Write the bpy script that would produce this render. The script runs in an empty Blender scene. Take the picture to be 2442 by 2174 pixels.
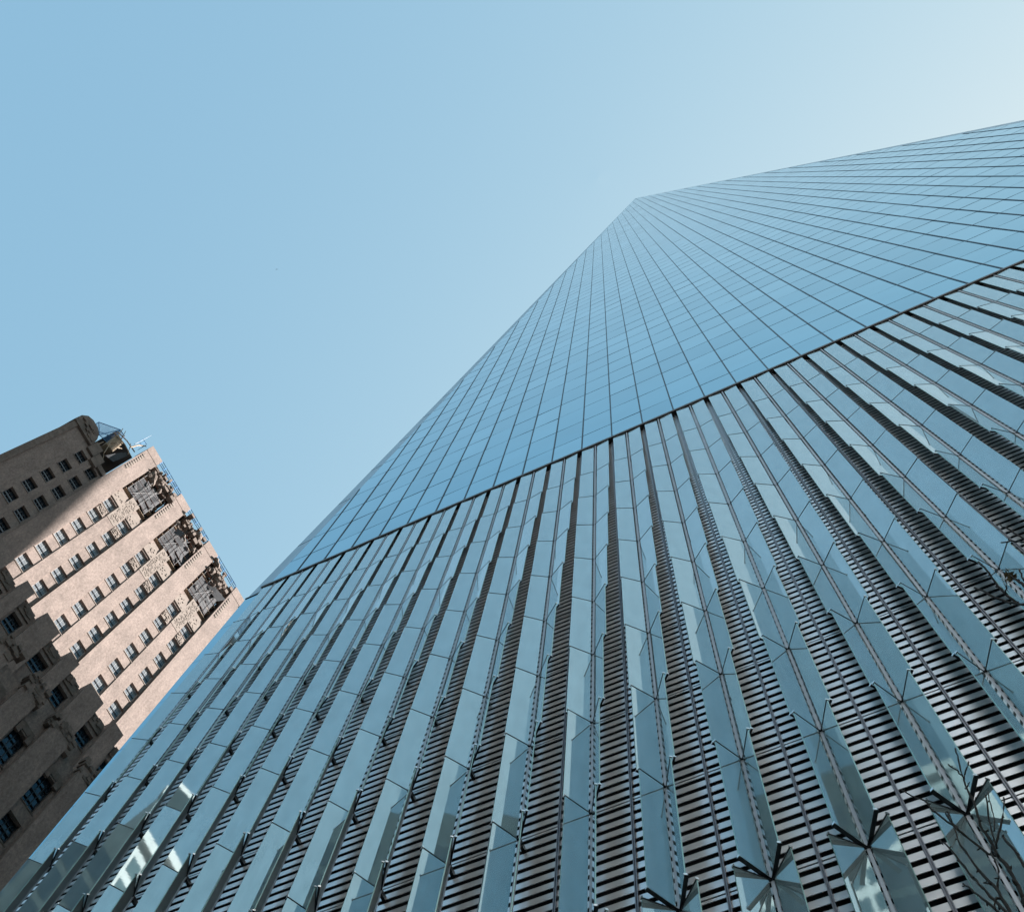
import bpy, bmesh, math, random
from mathutils import Vector, Matrix
rnd = random.Random(7)
S = bpy.context.scene
COL = S.collection

# ------------------------------------------------------------------ camera, sky, sun, exposure
CAM = Vector((22.361, -10.955, 1.6))
W, H, F = 2442.0, 2174.0, 2986.57
PX, PY = W/2 - 181.36, H/2 + 86.48
RIGHT = Vector((0.89694569, 0.42422622, 0.12458147))
DOWN = Vector((-0.38727371, 0.88975612, -0.2415639))
FWD = Vector((-0.21332486, 0.16842257, 0.96235458))
cd = bpy.data.cameras.new('camera'); cam = bpy.data.objects.new('camera', cd); COL.objects.link(cam)
cam.matrix_world = Matrix(((RIGHT.x, -DOWN.x, -FWD.x, CAM.x), (RIGHT.y, -DOWN.y, -FWD.y, CAM.y),
                           (RIGHT.z, -DOWN.z, -FWD.z, CAM.z), (0, 0, 0, 1)))
cd.sensor_width = 36; cd.lens = 36*F/W
cd.shift_x = 181.36/W; cd.shift_y = 86.48/W
cd.clip_start = 0.1; cd.clip_end = 6000
S.camera = cam

SUN_AZ, SUN_EL = math.radians(53.45), math.radians(35)      # azimuth from +X towards +Y
wd = bpy.data.worlds.new('World'); S.world = wd; wd.use_nodes = True
nt = wd.node_tree
sky = nt.nodes.new('ShaderNodeTexSky'); sky.sky_type = 'NISHITA'; sky.sun_disc = False
sky.sun_elevation = SUN_EL; sky.sun_rotation = math.pi/2 - SUN_AZ
sky.air_density = 1.0; sky.dust_density = 4.2; sky.ozone_density = 1.0
# hazy city air: each channel of the sky saturates softly towards the sun
sp = nt.nodes.new('ShaderNodeSeparateColor'); cbn = nt.nodes.new('ShaderNodeCombineColor')
nt.links.new(sky.outputs[0], sp.inputs[0])
for i, (k_, b_) in enumerate(((4.68, 4.52), (3.27, 1.82), (2.75, 1.147))):
    ad_ = nt.nodes.new('ShaderNodeMath'); ad_.operation = 'ADD'; ad_.inputs[1].default_value = b_
    dv = nt.nodes.new('ShaderNodeMath'); dv.operation = 'DIVIDE'
    ml = nt.nodes.new('ShaderNodeMath'); ml.operation = 'MULTIPLY'; ml.inputs[1].default_value = k_
    nt.links.new(sp.outputs[i], ad_.inputs[0]); nt.links.new(sp.outputs[i], dv.inputs[0]); nt.links.new(ad_.outputs[0], dv.inputs[1])
    nt.links.new(dv.outputs[0], ml.inputs[0]); nt.links.new(ml.outputs[0], cbn.inputs[i])
bg = nt.nodes['Background']; bg.inputs[1].default_value = 0.10
nt.links.new(cbn.outputs[0], bg.inputs[0])

sl = bpy.data.lights.new('sun', 'SUN'); sl.energy = 5.0; sl.angle = math.radians(0.53); sl.color = (1.0, 0.98, 0.95)
so = bpy.data.objects.new('sun', sl); COL.objects.link(so)
SUN = Vector((math.cos(SUN_EL)*math.cos(SUN_AZ), math.cos(SUN_EL)*math.sin(SUN_AZ), math.sin(SUN_EL)))
so.rotation_euler = SUN.to_track_quat('Z', 'Y').to_euler(); so.location = (60, 60, 500)
S.view_settings.view_transform = 'Standard'; S.view_settings.look = 'None'
S.view_settings.exposure = 2.08; S.view_settings.gamma = 1
S.render.engine = 'CYCLES'
S.cycles.max_bounces = 8; S.cycles.glossy_bounces = 5

# ------------------------------------------------------------------ helpers
class MB:
    """collects faces; build() links them as one mesh object"""
    def __init__(s): s.v = []; s.f = []; s.m = []
    def quad(s, a, b, c, d, m=0):
        i = len(s.v); s.v += [tuple(a), tuple(b), tuple(c), tuple(d)]; s.f.append((i, i+1, i+2, i+3)); s.m.append(m)
    def poly(s, pts, m=0):
        i = len(s.v); s.v += [tuple(p) for p in pts]; s.f.append(tuple(range(i, i+len(pts)))); s.m.append(m)
    def obox(s, o, ax, ay, az, m=0):
        """box from corner o with edge vectors"""
        o, ax, ay, az = Vector(o), Vector(ax), Vector(ay), Vector(az)
        i = len(s.v)
        s.v += [tuple(o + ax*a + ay*b + az*c) for c in (0, 1) for b in (0, 1) for a in (0, 1)]
        fs = [(0, 2, 3, 1), (4, 5, 7, 6), (0, 1, 5, 4), (2, 6, 7, 3), (0, 4, 6, 2), (1, 3, 7, 5)]
        if ax.cross(ay).dot(az) < 0: fs = [f[::-1] for f in fs]
        s.f += [tuple(i+k for k in f) for f in fs]; s.m += [m]*6
    def box(s, x0, y0, z0, x1, y1, z1, m=0):
        s.obox((x0, y0, z0), (x1-x0, 0, 0), (0, y1-y0, 0), (0, 0, z1-z0), m)
    def tube(s, pts, rads, n=6, m=0):
        rings = []
        pts = [Vector(p) for p in pts]
        for k, p in enumerate(pts):
            d = (pts[min(k+1, len(pts)-1)] - pts[max(k-1, 0)]).normalized()
            u = d.cross(Vector((0, 0, 1)) if abs(d.z) < .9 else Vector((1, 0, 0))).normalized(); w = d.cross(u)
            i = len(s.v)
            for j in range(n):
                a = 2*math.pi*j/n; s.v.append(tuple(p + (u*math.cos(a) + w*math.sin(a))*rads[k]))
            rings.append(i)
        for a, b in zip(rings, rings[1:]):
            for j in range(n):
                s.f.append((a+j, a+(j+1) % n, b+(j+1) % n, b+j)); s.m.append(m)
        s.f.append(tuple(rings[0]+j for j in range(n))[::-1]); s.m.append(m)
        s.f.append(tuple(rings[-1]+j for j in range(n))); s.m.append(m)
    def build(s, name, mats, parent=None, smooth=False):
        me = bpy.data.meshes.new(name); me.from_pydata(s.v, [], s.f)
        if not isinstance(mats, (list, tuple)): mats = [mats]
        for m in mats: me.materials.append(m)
        if any(s.m): me.polygons.foreach_set('material_index', s.m)
        if smooth: me.polygons.foreach_set('use_smooth', [True]*len(me.polygons))
        me.update()
        o = bpy.data.objects.new(name, me); COL.objects.link(o)
        if parent: o.parent = parent; o.matrix_parent_inverse = parent.matrix_world.inverted()
        return o

def thing(name, label, cat, loc=(0, 0, 0), group=None):
    o = bpy.data.objects.new(name, None); COL.objects.link(o); o.location = loc
    o.matrix_world = Matrix.Translation(Vector(loc))
    o['label'] = label; o['category'] = cat
    if group: o['group'] = group
    o.empty_display_size = 0.5
    return o
def tag(o, label, cat, group=None):
    o['label'] = label; o['category'] = cat
    if group: o['group'] = group
    return o
def structure(o): o['kind'] = 'structure'; return o

def mat(name, col, rough=.6, metal=0., spec=.5, noise=None, bump=None, ior=1.5):
    """noise=(scale, amount, scale vec) varies colour; bump=(scale, strength, scalevec)"""
    m = bpy.data.materials.new(name); m.use_nodes = True
    n = m.node_tree; b = n.nodes['Principled BSDF']
    b.inputs['Base Color'].default_value = (*col, 1); b.inputs['Roughness'].default_value = rough
    b.inputs['Metallic'].default_value = metal; b.inputs['Specular IOR Level'].default_value = spec
    b.inputs['IOR'].default_value = ior
    tc = None
    def coords(sv):
        nonlocal tc
        if tc is None: tc = n.nodes.new('ShaderNodeTexCoord')
        mp = n.nodes.new('ShaderNodeMapping'); mp.inputs['Scale'].default_value = sv
        n.links.new(tc.outputs['Object'], mp.inputs[0]); return mp.outputs[0]
    if noise:
        layers = noise if isinstance(noise, list) else [noise]
        prev = None
        for sc, amt, sv in layers:
            nz = n.nodes.new('ShaderNodeTexNoise'); nz.inputs['Scale'].default_value = sc; nz.inputs['Detail'].default_value = 5
            n.links.new(coords(sv), nz.inputs['Vector'])
            mr = n.nodes.new('ShaderNodeMapRange'); mr.inputs[1].default_value = .3; mr.inputs[2].default_value = .7
            mr.inputs[3].default_value = 1-amt; mr.inputs[4].default_value = 1+amt
            n.links.new(nz.outputs['Fac'], mr.inputs[0])
            mx = n.nodes.new('ShaderNodeMix'); mx.data_type = 'RGBA'; mx.blend_type = 'MULTIPLY'; mx.inputs[0].default_value = 1
            if prev is None: mx.inputs[6].default_value = (*col, 1)
            else: n.links.new(prev, mx.inputs[6])
            n.links.new(mr.outputs[0], mx.inputs[7]); prev = mx.outputs[2]
        n.links.new(prev, b.inputs['Base Color'])
    if bump:
        sc, st, sv = bump
        nz = n.nodes.new('ShaderNodeTexNoise'); nz.inputs['Scale'].default_value = sc; nz.inputs['Detail'].default_value = 3
        n.links.new(coords(sv), nz.inputs['Vector'])
        bp = n.nodes.new('ShaderNodeBump'); bp.inputs['Strength'].default_value = st; bp.inputs['Distance'].default_value = .02
        n.links.new(nz.outputs['Fac'], bp.inputs['Height']); n.links.new(bp.outputs[0], b.inputs['Normal'])
    return m

U1 = (1, 1, 1)
M_GLASS = mat('curtain wall glass', (.21, .50, .63), .03, 1.0, noise=[(.35, .05, U1)])
M_GLASS_B = mat('curtain wall glass darker', (.175, .45, .575), .03, 1.0, noise=[(.35, .05, U1)])
M_GLASS_C = mat('curtain wall glass paler', (.255, .55, .68), .03, 1.0, noise=[(.35, .05, U1)])
M_MULL = mat('dark mullion', (.006, .018, .035), .4, .2)
M_JOINT = mat('panel joint', (.09, .17, .23), .4, .4)
M_LMULL = mat('louver mullion metal', (.22, .22, .25), .35, .5)
M_TRIM = mat('steel edge trim', (.30, .34, .37), .28, .9, noise=(.8, .15, (1, 1, .2)))
M_FIN = mat('fin glass', (.42, .55, .585), .02, .72, noise=[(3, .06, (1, 1, .4)), (9, .035, (1, 1, .12)), (60, .06, (1, 1, 1))], bump=(2.2, .005, (1, 1, 4)))
M_EDGE = mat('fin glass edge', (.25, .42, .40), .2, .3)
M_FBACK = mat('fritted back of fin glass', (.19, .235, .23), .35, .25, noise=[(3, .08, (1, 1, .4))])
M_BRACK = mat('dark bracket', (.018, .02, .022), .35, .3)
M_CAP = mat('bright steel cap', (.8, .8, .8), .2, .9)
M_SLAT = mat('brushed steel slat', (.84, .85, .88), .26, .55, noise=[(4, .12, (.4, 1, 1))])
M_VOID = mat('louver cavity', (.004, .004, .005), .9, 0, .1)
M_POST = mat('grey post', (.40, .42, .46), .4, .4)
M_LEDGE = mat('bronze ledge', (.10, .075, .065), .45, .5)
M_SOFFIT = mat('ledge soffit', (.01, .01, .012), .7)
M_BRICK = mat('buff brick', (.196, .150, .129), .88, 0, .2, noise=[(.3, .12, U1), (1.6, .12, (1, 1, .22)), (5, .20, (1, 1, .5)), (17, .22, (1, 1, .35))], bump=(9, .5, (1, 1, 2.2)))
M_STONE = mat('limestone', (.205, .165, .14), .8, 0, .2, noise=[(1.2, .12, U1), (9, .12, U1)])
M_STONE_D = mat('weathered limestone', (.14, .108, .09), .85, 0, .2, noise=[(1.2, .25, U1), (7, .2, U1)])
M_WFRAME = mat('dark window frame', (.012, .012, .014), .4)
M_LFRAME = mat('sunlit window frame', (.30, .30, .30), .5)
M_PANE = mat('window pane', (.02, .035, .05), .05, .35)
M_BLIND = mat('pale blind of sunlit windows', (.15, .16, .17), .2)  # paler than the shaded panes, sunlight put into the colour
M_BAR = mat('sunlit glazing bar', (.30, .31, .31), .5)
M_ROOF = mat('roof felt', (.16, .15, .14), .9, noise=(.6, .2, U1))
M_MESH = mat('scaffold sheeting', (.032, .030, .032), .8, noise=[(1.5, .35, U1), (6, .25, U1)])
M_PIPE = mat('scaffold pipe', (.20, .19, .185), .5, .5)
M_RUST = mat('rusty pipe', (.22, .08, .05), .7)
M_PLANK = mat('scaffold plank', (.30, .22, .15), .8, noise=(3, .2, U1))
M_BLUE = mat('blue frame', (.04, .16, .34), .5)
M_DARK = mat('recess shade', (.03, .022, .018), .9, 0, .1)  # shade of the roof recesses put into a near-black brown
M_ASPH = mat('asphalt', (.05, .05, .052), .85, noise=[(.5, .2, U1), (20, .25, U1)])
M_PAVE = mat('paving', (.18, .17, .16), .8, noise=[(.8, .12, U1), (10, .1, U1)])
M_KERB = mat('granite kerb', (.28, .28, .28), .7, noise=(8, .2, U1))
M_BARK = mat('bark', (.014, .012, .011), .9, noise=(40, .3, (1, 1, .3)))
M_LEAF = mat('old brown leaf', (.10, .07, .025), .8)
M_PALE = mat('pale facade stone', (.40, .38, .36), .8, noise=[(.5, .08, U1), (6, .06, U1)])
M_PALEG = mat('facade window glass', (.08, .14, .16), .05, .5)
M_FRAMEP = mat('pale green frame', (.34, .38, .36), .6, noise=[(.6, .1, U1)])
M_LINE = mat('road paint', (.75, .75, .7), .7, noise=(9, .1, U1))

# ------------------------------------------------------------------ ground
def sheet(name, x0, y0, x1, y1, z, m, kind=True):
    b = MB(); b.quad((x0, y0, z), (x1, y0, z), (x1, y1, z), (x0, y1, z)); o = b.build(name, m)
    if kind: structure(o)
    return o
sheet('ground', -2500, -2500, 2500, 2500, -.15, M_ASPH)
def slab(name, x0, y0, x1, y1, z0, z1, m):
    b = MB(); b.box(x0, y0, z0, x1, y1, z1); return structure(b.build(name, m))
slab('plaza', -14, -13, 90, 90, -.14, 0, M_PAVE)
slab('kerb', -14, -13.3, 90, -13.004, -.14, .004, M_KERB)
slab('pavement', -30, -34, 120, -26, -.14, 0, M_PAVE)
for i in range(-3, 14):
    structure(sheet('road_marking', i*7, -19.6, i*7+3, -19.45, -.146, M_LINE))

# ------------------------------------------------------------------ the glass tower
Z0 = 58.22                       # ledge level
MOD = 1.524; NM = 40; HT = 360.3; EW = .97
tower = thing('glass_skyscraper', 'towering blue glass skyscraper with one pointed triangular face above a base of glass fins', 'skyscraper', (30.48, 30.48, 0))

# upper face: individual panes, each tilted a hair; the lowest hundred in view are single parts
FLOOR = 4.06
def xlim(z):                      # face limits at height z above the ledge
    t = z/HT; return -EW*(1-t) + .0 + (20*MOD)*t, (40*MOD+EW)*(1-t) + 20*MOD*t
panes = []
for k in range(int(HT/FLOOR)+1):
    za, zb = k*FLOOR+.018, min((k+1)*FLOOR-.018, HT-.05)
    for j in range(NM):
        xa, xb = j*MOD+.035, (j+1)*MOD-.035
        poly = [(xa, za), (xb, za), (xb, zb), (xa, zb)]
        # clip against the two slanting edges (inner border of the trim)
        for (px, pz, qx, qz, keep) in ((0, 0, 20*MOD, HT, 1), (40*MOD, 0, 20*MOD, HT, -1)):
            out = []
            def side(p): return keep*((p[0]-px)*(qz-pz) - (p[1]-pz)*(qx-px))
            for a, b_ in zip(poly, poly[1:]+poly[:1]):
                sa, sb = side(a), side(b_)
                if sa >= 0: out.append(a)
                if sa*sb < 0:
                    t = sa/(sa-sb); out.append((a[0]+(b_[0]-a[0])*t, a[1]+(b_[1]-a[1])*t))
            poly = out
            if len(poly) < 3: break
        if len(poly) >= 3: panes.append((k, j, poly))
def pane_faces(mb, poly, m):
    cx = sum(p[0] for p in poly)/len(poly); cz = sum(p[1] for p in poly)/len(poly)
    ax, az = rnd.gauss(0, .003), rnd.gauss(0, .003)
    mb.poly([(x, (x-cx)*ax + (z-cz)*az*.4, Z0+z) for x, z in poly], m)
rest = MB(); single = []
for k, j, poly in panes:
    if k < 3 and 1 <= j <= 33: single.append((k, j, poly))
    else: pane_faces(rest, poly, rnd.choice((0, 0, 0, 1, 1, 2)))
for k, j, poly in single:
    b = MB(); pane_faces(b, poly, 0); b.build('glass_pane', rnd.choice((M_GLASS, M_GLASS, M_GLASS, M_GLASS_B, M_GLASS_C)), tower)
o = rest.build('glass_panes', [M_GLASS, M_GLASS_B, M_GLASS_C], tower); o['kind'] = 'stuff'
b = MB(); b.quad((0, .03, Z0), (40*MOD, .03, Z0), (20*MOD+.01, .03, Z0+HT), (20*MOD-.01, .03, Z0+HT)); b.build('joint_backing', M_JOINT, tower)
for j in range(1, NM):
    top = HT*(j/20 if j <= 20 else (40-j)/20)*.992
    b = MB(); b.box(j*MOD-.026, -.03, Z0, j*MOD+.026, .02, Z0+top); b.build('mullion', M_MULL, tower)
for k in range(1, int(HT/FLOOR)+1):
    z = k*FLOOR; t = z/HT
    b = MB(); b.box(20*MOD*t+.02, -.007, Z0+z-.01, 40*MOD-20*MOD*t-.02, .02, Z0+z+.01); b.build('transom', M_JOINT, tower)
# steel edges along the slanting sides
for sgn in (-1, 1):
    b = MB()
    ex = -EW if sgn < 0 else 40*MOD+EW
    ix = 0 if sgn < 0 else 40*MOD
    n = 45
    for i in range(n):
        t0, t1 = i/n, (i+1)/n-.0004
        def pt(xb, t): return xb*(1-t) + 20*MOD*t
        a, c = Vector((pt(ix, t0), 0, Z0+HT*t0)), Vector((pt(ix, t1), 0, Z0+HT*t1))
        e, f = Vector((pt(ex, t0), .05*(1-t0), Z0+HT*t0)), Vector((pt(ex, t1), .05*(1-t1), Z0+HT*t1))
        if sgn < 0: b.quad(e, a, c, f)
        else: b.quad(a, e, f, c)
    b.build('edge_trim', M_TRIM, tower)
# the other seven faces of the shaft, the roof, and the closed base
L, R_ = -EW, 40*MOD+EW; FR, BK = .05, 61.96; CX = 30.48
base4 = [Vector((L, FR, Z0)), Vector((R_, FR, Z0)), Vector((R_, BK, Z0)), Vector((L, BK, Z0))]
top4 = [Vector((CX, .04, Z0+HT)), Vector((R_, 31, Z0+HT)), Vector((CX, BK, Z0+HT)), Vector((L, 31, Z0+HT))]
gridm = mat('far side curtain wall', (.21, .50, .63), .06, 1.0)
nn = gridm.node_tree; bk = nn.nodes.new('ShaderNodeTexBrick'); bk.offset = 0
bk.inputs['Color1'].default_value = (.21, .50, .63, 1); bk.inputs['Color2'].default_value = (.33,.57,.71,1); bk.inputs['Mortar'].default_value = (.03, .06, .08, 1)
bk.inputs['Scale'].default_value = 1; bk.inputs['Mortar Size'].default_value = .03; bk.inputs['Brick Width'].default_value = 1.524; bk.inputs['Row Height'].default_value = 4.06
tcn = nn.nodes.new('ShaderNodeTexCoord'); sx = nn.nodes.new('ShaderNodeSeparateXYZ'); ad = nn.nodes.new('ShaderNodeMath'); cb = nn.nodes.new('ShaderNodeCombineXYZ')
nn.links.new(tcn.outputs['Object'], sx.inputs[0]); nn.links.new(sx.outputs[0], ad.inputs[0]); nn.links.new(sx.outputs[1], ad.inputs[1])
nn.links.new(ad.outputs[0], cb.inputs[0]); nn.links.new(sx.outputs[2], cb.inputs[1]); nn.links.new(cb.outputs[0], bk.inputs['Vector'])
nn.links.new(bk.outputs['Color'], nn.nodes['Principled BSDF'].inputs['Base Color'])
for i in range(4):
    j = (i+1) % 4
    if i != 0:
        b = MB(); b.poly([base4[i], base4[j], top4[i]]); b.build('shaft_face', gridm, tower)
    b = MB(); b.poly([base4[j], top4[j], top4[i]]); b.build('shaft_face', gridm, tower)
b = MB(); b.poly(top4); b.build('roof', M_ROOF, tower)
b = MB(); b.box(CX-.6, 30, Z0+HT, CX+.6, 31.2, Z0+HT+124); b.build('spire', M_POST, tower)

# the ledge between shaft and base
b = MB()
b.box(-.05, -.215, Z0-.26, 40*MOD+.05, -.175, Z0-.02); b.box(-.05, -.174, Z0-.06, 40*MOD+.05, .028, Z0-.02)
b.build('ledge', M_LEDGE, tower)
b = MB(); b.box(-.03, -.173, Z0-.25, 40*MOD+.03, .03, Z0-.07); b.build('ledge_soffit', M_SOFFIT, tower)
b = MB(); b.box(-EW, -.03, Z0-.42, -.06, .10, Z0-.30); b.build('ledge_return', M_MULL, tower)

# base: cavity, slats, mullions, posts, fins
YL = .05
b = MB(); b.box(0, YL+.2, 0, 40*MOD, 1.2, Z0-.08); b.build('louver_cavity', M_VOID, tower)  # solid black block, darkness of the unlit interior put into its colour
b = MB(); b.box(-EW+.01, 1.21, 0, 40*MOD+EW-.01, BK, Z0-.31); b.build('base_block', gridm, tower)
b = MB()
for k in range(14):                                            # corner strip panels
    za, zb = Z0-.45-4.17*(k+1)+.03, Z0-.45-4.17*k
    if za < 0: break
    b.box(-EW, .0, za, -.06, .1, zb, 0)
b.build('corner_panel', M_GLASS, tower)
b = MB(); b.box(-EW, .102, 0, -.06, 1.2, Z0-.31); b.build('corner_core', M_MULL, tower)
b = MB(); b.box(40*MOD+.06, 0, 0, 40*MOD+EW, 1.2, Z0-.31); b.build('corner_core', M_MULL, tower)
SP = 4.17/12; ZN0 = Z0-1.24       # top node
louvm = None
for j in range(NM):
    b = MB()
    n = 0; z = ZN0 + .20
    i0 = 6
    for i in range(-i0, 170):
        zt = z - i*SP - .06
        zb_ = zt - SP*.575
        if zb_ < .3: break
        if zt > Z0-.09: continue
        xa, xb = j*MOD+.03, (j+1)*MOD-.03
        # slightly pitched folded blade: front sheet and a return under it
        if i % 12 == 11:
            zm = (zt+zb_)/2
            b.box(xa, YL, zm+.022, xb, YL+.014, zt); b.box(xa, YL, zb_, xb, YL+.014, zm-.022)
        else:
            b.box(xa, YL, zb_, xb, YL+.014, zt)
    if j == 0: b.build('louver_screen', M_SLAT, tower)
    else: b.build('louver_screen', M_SLAT, tower)
for j in range(NM+1):
    b = MB(); x = j*MOD
    b.box(x-.028, -.01, 0, x-.008, YL+.2, Z0-.31); b.box(x+.008, -.01, 0, x+.028, YL+.2, Z0-.31); b.box(x-.008, .03, 0, x+.008, YL+.2, Z0-.31)
    b.build('louver_mullion', M_LMULL, tower)
for j in range(NM):
    b = MB(); x = (j+.5)*MOD
    b.box(x-.028, -.155, .2, x+.028, -.125, Z0-.31); 
    for k in range(1, 14): b.box(x-.035, -.1245, ZN0-4.17*k-.10, x+.035, YL+.1, ZN0-4.17*k+.04, 1)
    b.build('fin_post', [M_POST, M_BRACK], tower)

ANG = [2.5, 8, 16, 22.5, 29, 37, 45, 53.5, 60, 44, 30, 18, 8, 2]
def node_z(r): return ZN0 - 4.17*r
PW = .645; GAP = .082; TH = .022
def wing(mb, x, r, sgn, zt, zb_, y0=-.135):
    a = math.radians(ANG[r]); d = Vector((sgn*math.cos(a), -math.sin(a), 0)); nrm = Vector((-sgn*math.sin(a), -math.cos(a), 0))
    # nrm faces the street side between the wings (out of the V)
    jt = rnd.gauss(0, .002); d2 = (d + nrm*jt).normalized()
    o = Vector((x, y0, zb_)) + d2*GAP
    mb.obox(o - nrm*TH*.5, d2*(PW-GAP), nrm*TH, (0, 0, zt-zb_))
    mb.m[-4] = 1                      # the dull, fritted back of the pane
    mb.m[-1] = 2                      # its outer edge
def bracket(mb, x, r, sgn, z, big):
    a = math.radians(ANG[r]); d = Vector((sgn*math.cos(a), -math.sin(a), 0)); nrm = Vector((-sgn*math.sin(a), -math.cos(a), 0))
    o = Vector((x, -.135, z)) + d*.02
    back = .05 if big else .022
    mb.obox(o - nrm*back, d*(PW-.01), nrm*(back+.02), (0, 0, .022))
    mb.obox(o + d*(PW-.03) - nrm*.03, d*.022, nrm*.06, (0, 0, .05), 1)
    if big:   # triangular stiffener near the post
        p0 = Vector((x, -.1, z-.004))
        q = [p0 + d*.02 - nrm*.05, p0 + d*.34 - nrm*.05, p0 - nrm*.22 + d*.02]
        mb.poly(q if sgn > 0 else q[::-1]); mb.poly([v+Vector((0, 0, .02)) for v in (q[::-1] if sgn > 0 else q)])
def fin_score(j, r):
    p = Vector(((j+.5)*MOD, 0, node_z(r+.5))) - CAM
    u, v, w_ = p.dot(RIGHT), p.dot(DOWN), p.dot(FWD)
    if w_ <= 0: return 0
    x, y = F*u/w_+PX, F*v/w_+PY
    return 1/p.length**2 if (-80 < x < W+80 and -80 < y < H+80) else 0
order = sorted(((fin_score(j, r), j, r) for j in range(NM) for r in range(13)), reverse=True)
chosen = {(j, r) for s_, j, r in order[:50] if s_ > 0}
restf, restb = MB(), MB()
for j in range(NM):
    x = (j+.5)*MOD
    for r in range(13):
        zt, zb_ = node_z(r)-.03, node_z(r+1)+.03
        if r == 0: zt = Z0-.32
        if zb_ < .4: continue
        for sgn in (-1, 1):
            big = r in (8, 9)
            if (j, r) in chosen:
                f_ = MB(); wing(f_, x, r, sgn, zt, zb_); fo = f_.build('glass_fin', [M_FIN, M_FBACK, M_EDGE], tower)
                for z_, g_ in ((zb_-.024, r == 8), (zt+.002, False)):
                    if r == 0 and z_ > zb_: continue
                    k_ = MB(); bracket(k_, x, r, sgn, z_, g_); k_.build('fin_bracket', [M_BRACK, M_CAP], fo)
            else:
                wing(restf, x, r, sgn, zt, zb_); bracket(restb, x, r, sgn, zb_-.024, r == 8)
                if r: bracket(restb, x, r, sgn, zt+.002, False)
o = restf.build('glass_fins', [M_FIN, M_FBACK, M_EDGE], tower); o['kind'] = 'stuff'
o = restb.build('fin_brackets', [M_BRACK, M_CAP], tower); o['kind'] = 'stuff'

# ------------------------------------------------------------------ the brick tower block
BO = Vector((CAM.x-65, CAM.y, 0)); ES = Vector((.0610, .99814, 0)); EN = Vector((.99814, -.0610, 0)); EZ = Vector((0, 0, 1))
block = thing('brick_office_tower', 'buff brick office tower with tall ribbed piers, half sunlit, above its shaded lower wing', 'office tower', BO + ES*20 - EN*12)
def P(s, n, z): return BO + ES*s + EN*n + EZ*z
def bbox(mb, s0, s1, n0, n1, z0, z1, m=0): mb.obox(P(s0, n0, z0), ES*(s1-s0), EN*(n1-n0), EZ*(z1-z0), m)

STOREY = 4.42; ROWS = [134.1-2.95/2*0 - STOREY*i for i in range(0, 26)]   # window centres
WW, WH = 1.42, 2.45
def wall_strip(mb, s0, s1, n, z0, z1, wins, hw, hh, depth=.32):
    """wall plane at n with openings (centre z list) filling a strip s0..s1 whose window is centred"""
    c = (s0+s1)/2
    bbox(mb, s0, c-hw, n-.6, n, z0, z1); bbox(mb, c+hw, s1, n-.6, n, z0, z1)
    zs = sorted(wins); prev = z0
    for z in zs:
        bbox(mb, c-hw, c+hw, n-.6, n-.001, prev, z-hh); prev = z+hh
    bbox(mb, c-hw, c+hw, n-.6, n-.001, prev, z1)
def window(c, z, n, ww, wh, lit, parent):
    """dark frame, two sashes either side of a mullion, six small panes each, paler colours put in for sunlit ones"""
    f = MB()
    t = .06; n1 = n-.25 if lit else n-.3
    bbox(f, c-ww/2, c-ww/2+t, n1-.08, n1, z-wh/2, z+wh/2); bbox(f, c+ww/2-t, c+ww/2, n1-.08, n1, z-wh/2, z+wh/2)
    bbox(f, c-ww/2+t, c+ww/2-t, n1-.08, n1, z-wh/2, z-wh/2+t); bbox(f, c-ww/2+t, c+ww/2-t, n1-.08, n1, z+wh/2-t, z+wh/2)
    if not lit: bbox(f, c-ww/2+t, c+ww/2-t, n1-.08, n1+.02, z-.07, z+.07)
    else:
        pass
    fo = f.build('window', M_LFRAME if lit else M_WFRAME, parent)  # sunlit windows get paler frame, pane, bars and sill: light put into colour
    g = MB(); pd = .03 if lit else .10
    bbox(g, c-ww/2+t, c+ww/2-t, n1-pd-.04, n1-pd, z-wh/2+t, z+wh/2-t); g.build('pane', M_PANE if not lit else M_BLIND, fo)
    q = MB()
    for k in (1, 2): bbox(q, c-ww/2+t+k*(ww-2*t)/3-.022, c-ww/2+t+k*(ww-2*t)/3+.02, n1-pd+.001, n1-.005, z-wh/2+t, z+wh/2-t)
    for zz in (z-wh/4, z+wh/4): bbox(q, c-ww/2+t, c+ww/2-t, n1-pd+.002, n1-.008, zz-.022, zz+.022)
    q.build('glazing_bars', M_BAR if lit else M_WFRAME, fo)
    if lit:
        mr_ = MB(); bbox(mr_, c-ww/2+t, c+ww/2-t, n1-.08, n1+.03, z-.09, z+.05); mr_.build('meeting_rail', M_WFRAME, fo)
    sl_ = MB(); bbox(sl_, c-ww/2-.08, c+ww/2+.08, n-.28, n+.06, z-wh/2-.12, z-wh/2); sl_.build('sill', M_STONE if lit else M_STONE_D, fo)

ZB = 60.0                      # lowest level of this face worth modelling, plain wall below
wall = MB()
PIT = 7.05
NB = 6
rows = [z for z in ROWS if z > 84]
winlist = []
for k in range(NB):
    o_ = 6.4 + PIT*k
    # pilaster, window strip, pier, window strip
    zt = 139.2
    wall_strip(wall, o_+2.33, o_+4.0, 0, 84, zt, rows, WW/2, WH/2)
    wall_strip(wall, o_+5.4, o_+7.0, 0, 84, zt, rows, WW/2, WH/2)
    winlist += [(o_+(2.33+4.0)/2, z, 1) for z in rows] + [(o_+(5.4+7.0)/2, z, 1) for z in rows]
bbox(wall, 6.4, 6.4+PIT*NB, -.6, 0, 0, 83.99)
wall.build('wall', M_BRICK, block)
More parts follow.
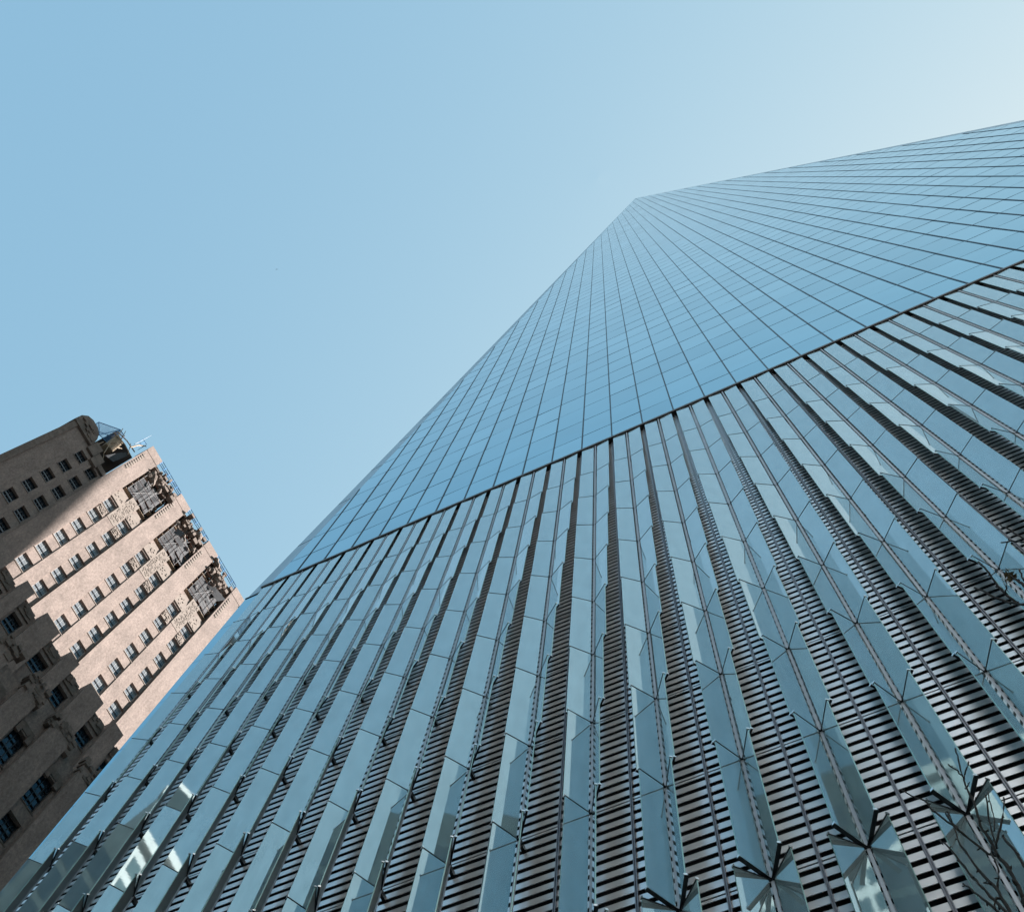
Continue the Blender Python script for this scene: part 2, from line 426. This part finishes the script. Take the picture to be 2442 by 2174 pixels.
# shaded end bay
eb = MB()
wall_strip(eb, 2.05, 4.5, .0, 84, 137.2, rows, .64, WH/2); wall_strip(eb, 4.52, 6.395, .0, 84, 137.2, rows, .64, WH/2)
bbox(eb, -.3, 2.04, -.6, .0, 84, 138.6)
bbox(eb, -.3, 6.395, -.6, 0, 0, 83.99)
eb.build('end_bay_wall', M_BRICK, block)
winlist += [(3.275, z, 0) for z in rows] + [(5.46, z, 0) for z in rows]
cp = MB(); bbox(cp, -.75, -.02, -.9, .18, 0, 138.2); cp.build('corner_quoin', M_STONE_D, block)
# flank wall and body behind
body = MB(); bbox(body, -.3, 6.4+PIT*NB, -30, -.61, 0, 137); body.build('body', M_BRICK, block)
rf = MB(); bbox(rf, 7, 6.4+PIT*NB, -29, -1.72, 137.01, 147.5); bbox(rf, .6, 6.99, -29, -3.2, 137.01, 141); rf.build('penthouse', M_STONE_D, block)
for k in range(NB):
    o_ = 6.4+PIT*k
    b = MB(); bbox(b, o_, o_+2.33, .001, .27, 0, 150.4); bbox(b, o_+.12, o_+2.33, -1.6, .001, 137, 150.4)
    bbox(b, o_+.0, o_+2.33, -1.6, .31, 150.401, 152.7); b.build('pilaster', M_BRICK, block)
    b = MB(); bbox(b, o_+.35, o_+.62, .271, .30, 142.2, 149.2)
    for i in range(9): bbox(b, o_+.3, o_+.67, .30, .36, 142.4+i*.75, 142.8+i*.75)
    b.build('carved_strip', M_STONE, block)
    b = MB(); bbox(b, o_+4.0, o_+5.4, .001, .09, 0, 138.5); b.build('pier', M_BRICK, block)
    # carved stone panel crowning the pier
    b = MB(); bbox(b, o_+3.97, o_+5.43, .091, .13, 131.9, 140.2)
    for i in range(150):
        s_ = o_+4.12+rnd.random()*1.1; z_ = 132.3+rnd.random()*7.3; h_ = .08+rnd.random()*.22
        bbox(b, s_, s_+.05+rnd.random()*.12, .13, .145+rnd.random()*.04, z_, z_+h_)
    b.build('carved_panel', M_STONE, block)
    # stone shells over the top windows
    for c in (o_+3.165, o_+6.2):
        b = MB()
        prof = [(-.85, 135.6), (.85, 135.6), (.85, 137.0), (.62, 138.1), (.25, 138.7), (-.25, 138.7), (-.62, 138.1), (-.85, 137.0)]
        fr = [P(c+a, .15, z) for a, z in prof]; bk_ = [P(c+a, .0, z) for a, z in prof]
        b.poly(fr)
        for i in range(len(prof)): b.quad(fr[i], bk_[i], bk_[(i+1) % 8], fr[(i+1) % 8])
        for i in range(10):
            a_ = -.7+rnd.random()*1.3; z_ = 135.7+rnd.random()*2; bbox(b, c+a_, c+a_+.12, .15, .17+rnd.random()*.06, z_, z_+.22)
        b.build('stone_shell', M_STONE, block)
        # spandrel carving under the top window
        b = MB()
        bbox(b, c-.62, c+.62, .001, .06, 131.45-.55, 132.5)
        for i in range(26):
            a_ = -.58+rnd.random()*1.0; z_ = 131.0+rnd.random()*1.3; bbox(b, c+a_, c+a_+.1+rnd.random()*.1, .06, .1+rnd.random()*.06, z_, z_+.1+rnd.random()*.15)
        b.build('carved_spandrel', M_STONE, block)
    # deep arch recess above the bay, with broken sculpture at the top
    b = MB(); bbox(b, o_+2.34, o_+7.04, -1.69, -1.62, 137.02, 151); b.build('recess_back', M_DARK, block)  # back sheet coloured dark to stand for the shade in the recess
    b = MB(); bbox(b, o_+2.34, o_+7.04, -1.6, -.2, 151.0, 151.6)
    for i in range(40):
        s_ = o_+2.4+rnd.random()*4.2; z_ = 147.6+rnd.random()*3.4; n_ = -1.2+rnd.random()*1.5
        w_ = .2+rnd.random()*.6; bbox(b, s_, s_+w_, n_, n_+.2+rnd.random()*.6, z_, z_+.2+rnd.random()*.9)
    for i in range(11):
        c_ = P(o_+2.6+rnd.random()*4.2, -.3+rnd.random()*.75, 146.4+rnd.random()*4.6); u = (EZ*rnd.gauss(.4, .6)+ES*rnd.gauss(0, .7)+EN*rnd.gauss(0, .3)).normalized()
        q_ = .28+rnd.random()*.32
        b.tube([c_-u*q_*1.3, c_-u*q_*.8, c_, c_+u*q_*.7, c_+u*q_*1.4, c_+u*q_*1.9], [q_*.3, q_*.75, q_, q_*.6, q_*.75, q_*.2], 7)
    b.build('sculpted_crest', M_STONE_D, block)
# end bay crest: rounded parapet and blocks stepping to the first pilaster
b = MB()
prof = [(-.9, 137.2), (-.9, 139.2), (-.5, 140.6), (.2, 141.2), (1.2, 141.2), (1.9, 140.6), (2.4, 139.4), (2.6, 138.0), (2.6, 137.2)]
fr = [P(a, .35, z) for a, z in prof]; bk_ = [P(a, -2.5, z) for a, z in prof]
b.poly(fr)
for i in range(len(prof)): b.quad(fr[i], bk_[i], bk_[(i+1) % len(prof)], fr[(i+1) % len(prof)])
for i in range(14): 
    s_ = -.6+rnd.random()*2.6; z_ = 137.6+rnd.random()*2.4; bbox(b, s_, s_+.4, .35, .42+rnd.random()*.15, z_, z_+.5)
bbox(b, 2.65, 3.9, -1.0, .30, 136.3, 139.3); bbox(b, 3.95, 5.1, -1.0, .36, 135.2, 138.0); bbox(b, 5.15, 6.35, -1.0, .28, 134.6+1.2, 136.9)
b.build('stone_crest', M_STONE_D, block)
for c, z, lit in winlist:
    # skip what the nearer wing or the frame hides
    if z < 96: continue
    if c > 36: continue
    window(c, z, 0, WW if lit else 1.28, WH, lit, block)

# the lower shaded wing (its face stands 10 m nearer the street)
KW = 55/65.
def S1(Y): return (Y+10.955)*KW
def Z1(z): return 1.6+(z-1.6)*KW
wn = 10.0
wg = MB()
zrow = [Z1(104.55), Z1(104.55)-4.6, Z1(104.55)-9.2, Z1(104.55)-13.8]
cols = [(-1.1, .6), (2.59, 4.1), (7.0, 8.7), (10.45, 12.15), (15.0, 16.7), (19, 20.7), (23, 24.7)]
pier = [(-6, -1.4), (.9, 2.3), (4.5, 6.8), (8.9, 10.4), (12.5, 14.9), (16.9, 18.6), (21, 22.8)]
edge = [S1(-6)] + [S1((cols[i][1]+cols[i+1][0])/2) for i in range(len(cols)-1)] + [S1(30)]
ztop = Z1(108.3)
for i, (a, c_) in enumerate(cols):
    s0, s1 = edge[i], edge[i+1]; ca, cb_ = S1(a), S1(c_)
    bbox(wg, s0, ca, wn-.6, wn, 0, ztop); bbox(wg, cb_, s1, wn-.6, wn, 0, ztop)
    prev = 0
    for z in sorted(zrow):
        bbox(wg, ca, cb_, wn-.6, wn-.001, prev, z-1.2); prev = z+1.2
    bbox(wg, ca, cb_, wn-.6, wn-.001, prev, ztop)
bbox(wg, S1(-6), S1(30), .9, wn-.61, 0, ztop-.6)
wg.build('wing_wall', M_BRICK, block)
for a, c_ in pier:
    b = MB(); bbox(b, S1(a), S1(c_), wn+.001, wn+.5, 0, Z1(109.75)); bbox(b, S1(a), S1(c_), wn-.6, wn+.001, ztop+.002, Z1(109.75)); b.build('wing_pier', M_BRICK, block)
for i, (a, c_) in enumerate(cols):
    b = MB(); bbox(b, S1(a)-.1, S1(c_)+.1, wn+.001, wn+.14, Z1(106.6), Z1(106.9)); bbox(b, S1(a), S1(c_), wn+.001, wn+.1, Z1(106.95), Z1(108.4))
    for q in range(12):
        s_ = S1(a)+rnd.random()*1.1; bbox(b, s_, s_+.25, wn+.1, wn+.13+rnd.random()*.1, Z1(107)+rnd.random()*.8, Z1(107)+.9+rnd.random()*.25)
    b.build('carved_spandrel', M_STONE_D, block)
    for z in zrow[:3]:
        window((S1(a)+S1(c_))/2, z, wn, S1(c_)-S1(a), 2.4, 0, block)
# the lowest, nearest tier with its weathered parapet
KV = 50/65.
def S2(Y): return (Y+10.955)*KV
def Z2(z): return 1.6+(z-1.6)*KV
vn = 15.0
tier = MB()
vcols = [(1.9, 3.6), (6.6, 8.3), (11.2, 12.95), (15.95, 17.65), (20.5, 22.2)]
ved = [S2(-6)] + [S2((vcols[i][1]+vcols[i+1][0])/2) for i in range(4)] + [S2(27)]
vz = [(Z2(92.0), Z2(97.0)), (Z2(86.9), Z2(90.0)), (Z2(80), Z2(84.5)), (Z2(74), Z2(78))]
vt = Z2(100.5)
for i, (a, c_) in enumerate(vcols):
    s0, s1 = ved[i], ved[i+1]; ca, cb_ = S2(a), S2(c_)
    bbox(tier, s0, ca, vn-.6, vn, 0, vt); bbox(tier, cb_, s1, vn-.6, vn, 0, vt)
    prev = 0
    for z0, z1 in sorted(vz):
        bbox(tier, ca, cb_, vn-.6, vn-.001, prev, z0); prev = z1
    bbox(tier, ca, cb_, vn-.6, vn-.001, prev, vt)
bbox(tier, S2(-6), S2(27), wn+.51, vn-.61, 0, vt-.5)
tier.build('tier_wall', M_BRICK, block)
for a, c_ in [(4.2, 6.3), (8.8, 10.9), (13.2, 15.7), (18, 20.2), (-.6, 1.6)]:
    b = MB(); bbox(b, S2(a), S2(c_), vn+.001, vn+.45, 0, Z2(101.6)); bbox(b, S2(a)+.2, S2(c_), vn-.5, vn+.40, Z2(101.6)+.002, Z2(102.7))
    b.build('tier_pier', M_BRICK, block)
    b = MB()
    for q in range(26):
        s_ = S2(a)-.5+rnd.random()*(S2(c_)-S2(a)+.6); z_ = Z2(99.8)+rnd.random()*2.0
        bbox(b, s_, s_+.2+rnd.random()*.35, vn-.2, vn+.42+rnd.random()*.25, z_, z_+.2+rnd.random()*.5)
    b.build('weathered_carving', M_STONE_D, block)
for i, (a, c_) in enumerate(vcols):
    for z0, z1 in vz[:2]:
        window((S2(a)+S2(c_))/2, (z0+z1)/2, vn, S2(c_)-S2(a), z1-z0, 0, block)
    b = MB(); bbox(b, S2(a), S2(c_), vn-.1, vn+.05, Z2(97.2), Z2(98.2)); bbox(b, S2(a)-.1, S2(a)+.3, vn, vn+.2, Z2(96.2), Z2(97.6)); bbox(b, S2(c_)-.3, S2(c_)+.1, vn, vn+.2, Z2(96.2), Z2(97.6))
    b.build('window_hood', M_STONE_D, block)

# scaffolds standing in the recesses
words = ['upper left', 'upper middle', 'lower right', 'far right', 'hidden', 'hidden']
for k, lab in enumerate(['grey scaffold in the topmost recess, nearest the shaded end bay of the brick tower',
                         'grey scaffold with a brown boarded edge between the second and third sunlit brick piers',
                         'grey scaffold nearest the glass skyscraper, just above its edge']):
    o_ = 6.4+PIT*k
    sc_ = thing('scaffold', lab, 'scaffold', P(o_+4.7, -.6, 140), 'scaffolds under the roof of the brick tower')
    b = MB()
    for i in range(15):
        s_ = o_+2.6+rnd.random()*3.0; z_ = 140.2+rnd.random()*5.6; w_ = .5+rnd.random()*1.2; h_ = .5+rnd.random()*1.7
        n_ = -.55+rnd.random()*.75; tl = rnd.gauss(0, .22)
        b.obox(P(s_, n_, z_), ES*w_+EN*rnd.gauss(0, .25)+EZ*tl*w_, EN*.025, EZ*h_-ES*tl*h_+EN*rnd.gauss(0, .15))
    b.obox(P(o_+2.75, -.02, 140.3), ES*1.7+EN*.1, EN*.03, EZ*5.6); b.obox(P(o_+4.5, .12, 140.9), ES*1.9-EN*.25, EN*.03, EZ*5.9); bbox(b, o_+2.6, o_+6.8, -.75, -.7, 140.4, 147.6)
    b.build('sheeting', M_MESH, sc_)
    b = MB()
    for i in range(4): b.tube([P(o_+2.7+i*1.2, .22, 140), P(o_+2.7+i*1.2, .22, 148)], [.03]*2, 5)
    for i in range(5): b.tube([P(o_+2.5, .24, 140.5+i*1.7), P(o_+6.5, .24, 140.5+i*1.7)], [.03]*2, 5, 1)
    b.tube([P(o_+3.5, .23, 140.5), P(o_+5.6, .23, 147.6)], [.02]*2, 5)
    b.build('poles', [M_PIPE, M_RUST], sc_)
    b = MB()
    for i in range(4): bbox(b, o_+2.5, o_+6.9, -.6, -.05, 140.3+i*2.1, 140.38+i*2.1)
    b.build('deck', M_PLANK, sc_)
# blue guard frames on the roof
def frame(name, label, s0, s1, n, z0, z1, nx, grp=None):
    t = thing(name, label, 'guard frame', P((s0+s1)/2, n, z0), grp)
    b = MB()
    for i in range(nx+1):
        s_ = s0+(s1-s0)*i/nx; b.tube([P(s_, n, z0), P(s_, n, z1)], [.05]*2, 5)
    b.build('uprights', M_BLUE, t)
    b = MB()
    for zz in (z0+.1, (z0+z1)/2, z1): b.tube([P(s0, n, zz), P(s1, n, zz)], [.045]*2, 5)
    b.tube([P(s0, n, z0), P(s1, n, z1)], [.035]*2, 5)
    b.build('rails', M_BLUE, t)
for k, lab in enumerate(['slim blue guard frame along the roof edge between the first and second brick pier tops',
                         'slim blue guard frame along the roof edge between the second and third brick pier tops',
                         'slim blue guard frame along the roof edge next to the glass skyscraper']):
    o_ = 6.4+PIT*k
    frame('roof_guard_frame', lab, o_+2.35, o_+7.0, .2, 151.65, 153.0, 5, 'blue guard frames on the roof edge')
# blue cage behind the rounded corner top
t = thing('roof_cage', 'blue netted cage on the roof behind the rounded stone corner', 'cage', P(2, -1.5, 141))
NB_ = M_BLUE
b = MB()
c1 = [P(.75, -1, 141.2), P(.62, -1, 145.1), P(2.63, -1, 149.4), P(3.66, -1, 149.5), P(3.66, -1, 144.5), P(2.0, -1, 143.4)]
c2 = [p-EN*1.6 for p in c1]
for q_ in (c1, c2):
    for a_, c_ in zip(q_, q_[1:]+q_[:1]): b.tube([a_, c_], [.055]*2, 5)
for a_, c_ in zip(c1, c2): b.tube([a_, c_], [.05]*2, 5)
b.tube([c1[1], c1[5]], [.05]*2, 5); b.tube([c1[2], c1[5]], [.05]*2, 5); b.tube([c1[2], c1[4]], [.045]*2, 5)
b.build('bars', M_BLUE, t)
b = MB()
def lerp(p, q, f): return p + (q-p)*f
for q0, q1, q2, q3 in ((c1[0], c1[1], c1[5], c1[2]), (c1[5], c1[2], c1[4], c1[3])):
    for i in range(1, 14):
        f = i/14; b.tube([lerp(q0, q2, f), lerp(q1, q3, f)], [.014]*2, 4); b.tube([lerp(q0, q1, f), lerp(q2, q3, f)], [.014]*2, 4)
b.build('netting', M_BLUE, t)
# repair hoarding in the gap between the crown and the first pier
t = thing('repair_hoarding', 'jumble of timber and a tan hut in the dark roof gap beside the rounded corner', 'hoarding', P(4.5, -1, 138))
b = MB(); b.obox(P(3.3, -1.6, 143.2), ES*1.25+EZ*.4, EN*.9, EZ*4.1-ES*.3); 
for i in range(7): b.obox(P(3.32+i*.17, -.69, 143.25+i*.055), ES*.08, EN*.05, EZ*4.0-ES*.3)
b.build('hut', M_PLANK, t)
b = MB()
b.obox(P(4.45, -.75, 141.2), ES*.55+EZ*.5, EN*.05, EZ*4.6+ES*.7); b.obox(P(5.05, -.7, 141.6), ES*.55+EZ*.5, EN*.05, EZ*5.2+ES*.3)
b.build('sheeting', M_MESH, t)
b = MB()
for i in range(12):
    p0 = P(2.7+rnd.random()*3.2, -.9+rnd.random()*.7, 139+rnd.random()*8); b.tube([p0, p0+ES*rnd.uniform(-1.2, 1.2)+EZ*rnd.uniform(.6, 3.4)], [.06, .05], 4)
b.tube([P(5.1, -.2, 147.5), P(5.4, -.2, 150), P(6.0, -.2, 151.8)], [.1, .09, .07], 5)
b.tube([P(2.7, -.5, 147.3), P(4.2, -.5, 148.3), P(5.9, -.5, 148.6)], [.08]*3, 5); b.tube([P(2.6, -.5, 146.2), P(4.4, -.5, 147.2), P(6, -.5, 147)], [.07]*3, 5)
b.build('timbers', M_PLANK, t)
b = MB(); bbox(b, 2.5, 6.38, -1.66, -1.61, 137, 149.6); bbox(b, 2.5, 6.38, -1.6, -.8, 137.3, 137.5); b.build('dark_backing', M_DARK, t)  # dark sheets stand for shade in the roof gap
t = thing('roof_rail', 'short blue rail on the roof just left of the first pier top', 'rail', P(5.4, -.3, 150))
b = MB()
for s_ in (5.05, 5.45, 5.85): b.tube([P(s_, -.3, 149.3), P(s_, -.3, 152.4)], [.04]*2, 5)
b.tube([P(5.0, -.3, 152.4), P(5.9, -.3, 152.5)], [.035]*2, 5); b.tube([P(5.0, -.3, 151), P(5.9, -.3, 151)], [.03]*2, 5)
b.build('rails', M_BLUE, t)
pole = MB(); pole.tube([P(5.05, -.3, 149.4), P(5.1, -.3, 152.3), P(5.14, -.3, 155.4)], [.05, .035, .015], 6)
tag(pole.build('flagpole', M_POST), 'thin bare pole standing at the short blue rail beside the first pier top', 'flagpole')

# ------------------------------------------------------------------ pale building across the street (seen only as reflections)
PX0, PX1, PYF, PZ = 19, 96, -60.0, 127.5
pb = thing('pale_stone_building', 'tall pale stone building with a window grid across the street, mirrored in the fins', 'building', (42, -72, 0))
b = MB(); b.box(PX0, PYF-25, 0, PX1, PYF, PZ); b.build('wall', M_PALE, pb)
b = MB()
for i in range(13):
    b.box(PX0+.5+i*5.9, PYF, 0, PX0+1.6+i*5.9, PYF+.5, PZ-1.3)
b.box(PX0-.3, PYF, PZ-1.2, PX1+.3, PYF+.8, PZ+.6)
b.build('trim', M_PALE, pb)
w = MB()
for i in range(12):
    for k in range(27):
        for h_ in (0, 2.2):
            w.box(PX0+2.0+i*5.9+h_, PYF+.005, 7+k*4.4, PX0+3.7+i*5.9+h_, PYF+.06, 9.7+k*4.4)
o = w.build('windows', M_PALEG, pb); o['kind'] = 'stuff'

gb = thing('reflection_blocker', 'added block with greenish glass between pale frames across the street, shaping reflections in the fins', 'building', (19.5, -47, 0))
b = MB(); b.box(14, -58, 0, 25, -36, 90); b.build('wall', M_FRAMEP, gb)  # added unseen block, masks the bright building in some fin reflections
w = MB()
for i in range(3):
    for k in range(20):
        w.box(14.9+i*3.4, -36+.003, 2+k*4.2, 17.4+i*3.4, -36+.05, 5.2+k*4.2)
o = w.build('windows', M_PALEG, gb); o['kind'] = 'stuff'
# added dark slab out of view, blocks sky light reaching the brick tower
sb = thing('sky_blocker_slab', 'added dark slab out of view beyond the pale stone building, blocks sky light', 'building', (130, -70, 0))
b = MB(); b.box(100, -110, 0, 150, -30, 150); b.build('wall', mat('dark cladding', (.06, .055, .05), .6), sb)
b = MB()
for k in range(33): b.box(99.9, -109, 3+k*4.4, 99.99, -31, 5+k*4.4)
o = b.build('windows', M_PALEG, sb)

# ------------------------------------------------------------------ bare street tree
def ray(px, py, dist):
    d = RIGHT*((px-PX)/F) + DOWN*((py-PY)/F) + FWD
    return CAM + d.normalized()*dist
c5 = lambda q: (1960+q[0]/3.473, 1650+q[1]/3.473)
c6 = lambda q: (2100+q[0]/5.977, 1250+q[1]/5.977)
tree = thing('bare_tree', 'leafless young street tree with thin dark twigs in front of the glass fins', 'tree', (24.4, -5.2, 0))
A = [ray(*c5(q), d) for q, d in [((1674, 1720), 9.0), ((1600, 1560), 9.2), ((1530, 1430), 9.35), ((1450, 1340), 9.5), ((1390, 1220), 9.62), ((1330, 1140), 9.7), ((1290, 1020), 9.8), ((1245, 880), 9.95), ((1190, 770), 10.1), ((1165, 690), 10.15), ((1130, 560), 10.25), ((1105, 465), 10.35)]]
tr = MB()
base = Vector((24.5, -5.1, 0)); fork = Vector((24.35, -5.2, 3.4)); mid = (fork + A[0])/2 + Vector((.25, .05, .2))
tr.tube([base, base+Vector((-.03, 0, .5)), base.lerp(fork, .6), fork, mid, A[0]], [.15, .11, .09, .075, .045, .026], 10)
tr.build('trunk', M_BARK, tree, True)
R_PX = 9/F/2
def branch(pts, w0, w1, name='branch'):
    # smooth with small kinks
    n = len(pts); b = MB()
    pp = []; rr = []
    for i, (a, c_) in enumerate(zip(pts, pts[1:])):
        for s_ in range(3):
            t = s_/3; q = a.lerp(c_, t)
            if s_: q = q + Vector((rnd.gauss(0, .003), rnd.gauss(0, .003), rnd.gauss(0, .003)))
            pp.append(q); rr.append((w0 + (w1-w0)*((i+t)/(n-1)))*(1+rnd.gauss(0, .08)))
    pp.append(pts[-1]); rr.append(w1*1.3)
    b.tube(pp, rr, 6)
    for q, r_ in list(zip(pp, rr))[2:-1:3]:            # buds
        d = Vector((rnd.gauss(0, 1), rnd.gauss(0, 1), rnd.gauss(0, 1)+.6)).normalized()
        b.tube([q, q+d*(r_*2.4), q+d*(r_*3.6)], [r_*.7, r_*.8, r_*.2], 5)
    b.build(name, M_BARK, tree, True)
branch(A, .015, .005)
def br(cf, pts, d0, d1, w0, w1):
    n = len(pts)
    branch([ray(*cf(q), d0+(d1-d0)*i/max(1, n-1)) for i, q in enumerate(pts)], w0, w1)
br(c5, [(1165, 690), (1110, 640), (1045, 595)], 10.15, 10.2, .006, .004)
br(c5, [(1175, 730), (1190, 650), (1215, 575)], 10.13, 10.3, .007, .005)
br(c5, [(1200, 790), (1212, 770), (1225, 745)], 10.08, 10.1, .005, .003)
br(c5, [(1450, 1355), (1380, 1340), (1280, 1260), (1130, 1140), (1000, 1040), (920, 985), (860, 900), (740, 855), (660, 810)], 9.5, 10.2, .010, .005)
br(c5, [(1130, 1140), (1110, 1110), (1060, 1060), (1025, 995)], 9.75, 9.95, .007, .005)
br(c5, [(1060, 1060), (1050, 1030), (1045, 985)], 9.85, 9.95, .005, .004)
br(c5, [(1445, 1270), (1480, 1120), (1505, 960), (1505, 870)], 9.5, 9.9, .009, .005)
br(c5, [(1450, 1290), (1410, 1170), (1380, 1040), (1355, 850)], 9.5, 9.95, .008, .005)
br(c5, [(1425, 1150), (1430, 1060), (1400, 930), (1375, 820)], 9.6, 10.1, .005, .004)
br(c5, [(1760, 1520), (1674, 1440), (1600, 1310), (1520, 1225), (1500, 1190)], 9.1, 9.6, .010, .008)
br(c5, [(1640, 1960), (1560, 1820), (1465, 1650), (1380, 1560), (1260, 1420), (1150, 1270), (1120, 1190), (1050, 1000)], 8.7, 9.8, .014, .005)
br(c5, [(1400, 1580), (1370, 1585), (1340, 1575)], 9.1, 9.15, .007, .005)
br(c5, [(1455, 1640), (1465, 1480), (1430, 1380), (1400, 1330)], 9.05, 9.4, .008, .005)
br(c5, [(1600, 1940), (1520, 1810), (1440, 1730), (1300, 1590), (1220, 1500), (1110, 1350), (1030, 1260), (980, 1225)], 8.6, 9.6, .011, .005)
br(c5, [(1560, 1900), (1440, 1800), (1320, 1700), (1240, 1630), (1170, 1585)], 8.6, 9.1, .010, .005)
br(c5, [(1440, 1800), (1435, 1740), (1440, 1710)], 8.7, 8.8, .006, .005)
br(c6, [(2500, 1300), (2200, 1180), (2044, 1140), (1930, 1125), (1790, 1105), (1600, 1030), (1450, 940), (1340, 900)], 9.4, 10.2, .013, .006)
br(c6, [(1930, 1110), (1780, 990), (1640, 830), (1500, 640), (1420, 570), (1390, 540)], 9.8, 10.4, .010, .006)
br(c6, [(1780, 990), (1795, 880), (1800, 780), (1840, 750)], 9.9, 10.1, .006, .005)
br(c6, [(2300, 1000), (2044, 880), (1940, 790), (1840, 730)], 9.6, 10.0, .012, .008)
br(c6, [(2044, 800), (2010, 740), (1980, 650)], 9.8, 10.0, .007, .006)
br(c6, [(2300, 300), (2044, 250), (1960, 240), (1840, 240), (1720, 260)], 10.3, 10.8, .008, .005)
br(c6, [(1840, 240), (1835, 225), (1825, 205)], 10.7, 10.75, .005, .005)
br(c6, [(2200, 350), (1990, 170), (1780, 40), (1700, 0)], 10.3, 11.0, .008, .005)
# limbs outside the picture that carry those branches
def limb(pts, rads):
    b = MB(); b.tube(pts, rads, 8); b.build('limb', M_BARK, tree, True)
limb([mid.lerp(fork, .3), ray(2560, 2330, 8.3), ray(*c5((1640, 1960)), 8.7)], [.05, .03, .014])
limb([ray(2560, 2330, 8.3), ray(*c5((1600, 1940)), 8.6)], [.026, .012])
limb([ray(2560, 2330, 8.3), ray(*c5((1560, 1900)), 8.6)], [.024, .011])
up = [fork, ray(2760, 2100, 7.5), ray(2640, 1750, 8.6), ray(*c6((2500, 1300)), 9.4)]
limb(up, [.06, .045, .03, .014])
limb([ray(2640, 1750, 8.6), ray(*c5((1760, 1520)), 9.1)], [.02, .011])
limb([up[2].lerp(up[3], .6), ray(*c6((2300, 1000)), 9.6)], [.018, .012])
limb([up[2], ray(2640, 1500, 9.4), ray(*c6((2300, 300)), 10.3)], [.024, .016, .009])
limb([ray(2640, 1500, 9.4), ray(*c6((2200, 350)), 10.3)], [.014, .009])
b = MB()
for i in range(26):
    c_ = ray(*c6((1840+rnd.gauss(25, 38), 750+rnd.gauss(0, 28))), 10+rnd.gauss(0, .05))
    u = Vector((rnd.gauss(0, 1), rnd.gauss(0, 1), rnd.gauss(0, 1))).normalized()*.03; v = u.cross(Vector((rnd.gauss(0, 1), rnd.gauss(0, 1), .3))).normalized()*.014
    b.quad(c_-u, c_-v, c_+u, c_+v)
b.build('withered_leaves', M_LEAF, tree)

# ------------------------------------------------------------------ a bird high up
bc = ray(660.5, 642, 250)
b = MB()
wl, wr = RIGHT*.27 + DOWN*.10, -RIGHT*.27 + DOWN*.10
body = [bc + DOWN*.02 + FWD*f for f in (-.18, -.1, .02, .12, .2)]
b.tube(body, [.012, .045, .055, .035, .01], 8)
for w_ in (wl, wr):
    m_ = bc + w_*.5 - DOWN*.035
    for p0, p1, c0, c1 in ((bc, m_, .10, .09), (m_, bc+w_, .09, .02)):
        q = [p0-FWD*c0, p0+FWD*c0, p1+FWD*c1, p1-FWD*c1*1.4]
        b.obox(q[0], q[1]-q[0], q[3]-q[0], DOWN*.012)
tag(b.build('bird', mat('dark feathers', (.03, .035, .04), .8)), 'tiny dark bird flying alone in the open sky left of the skyscraper', 'bird')
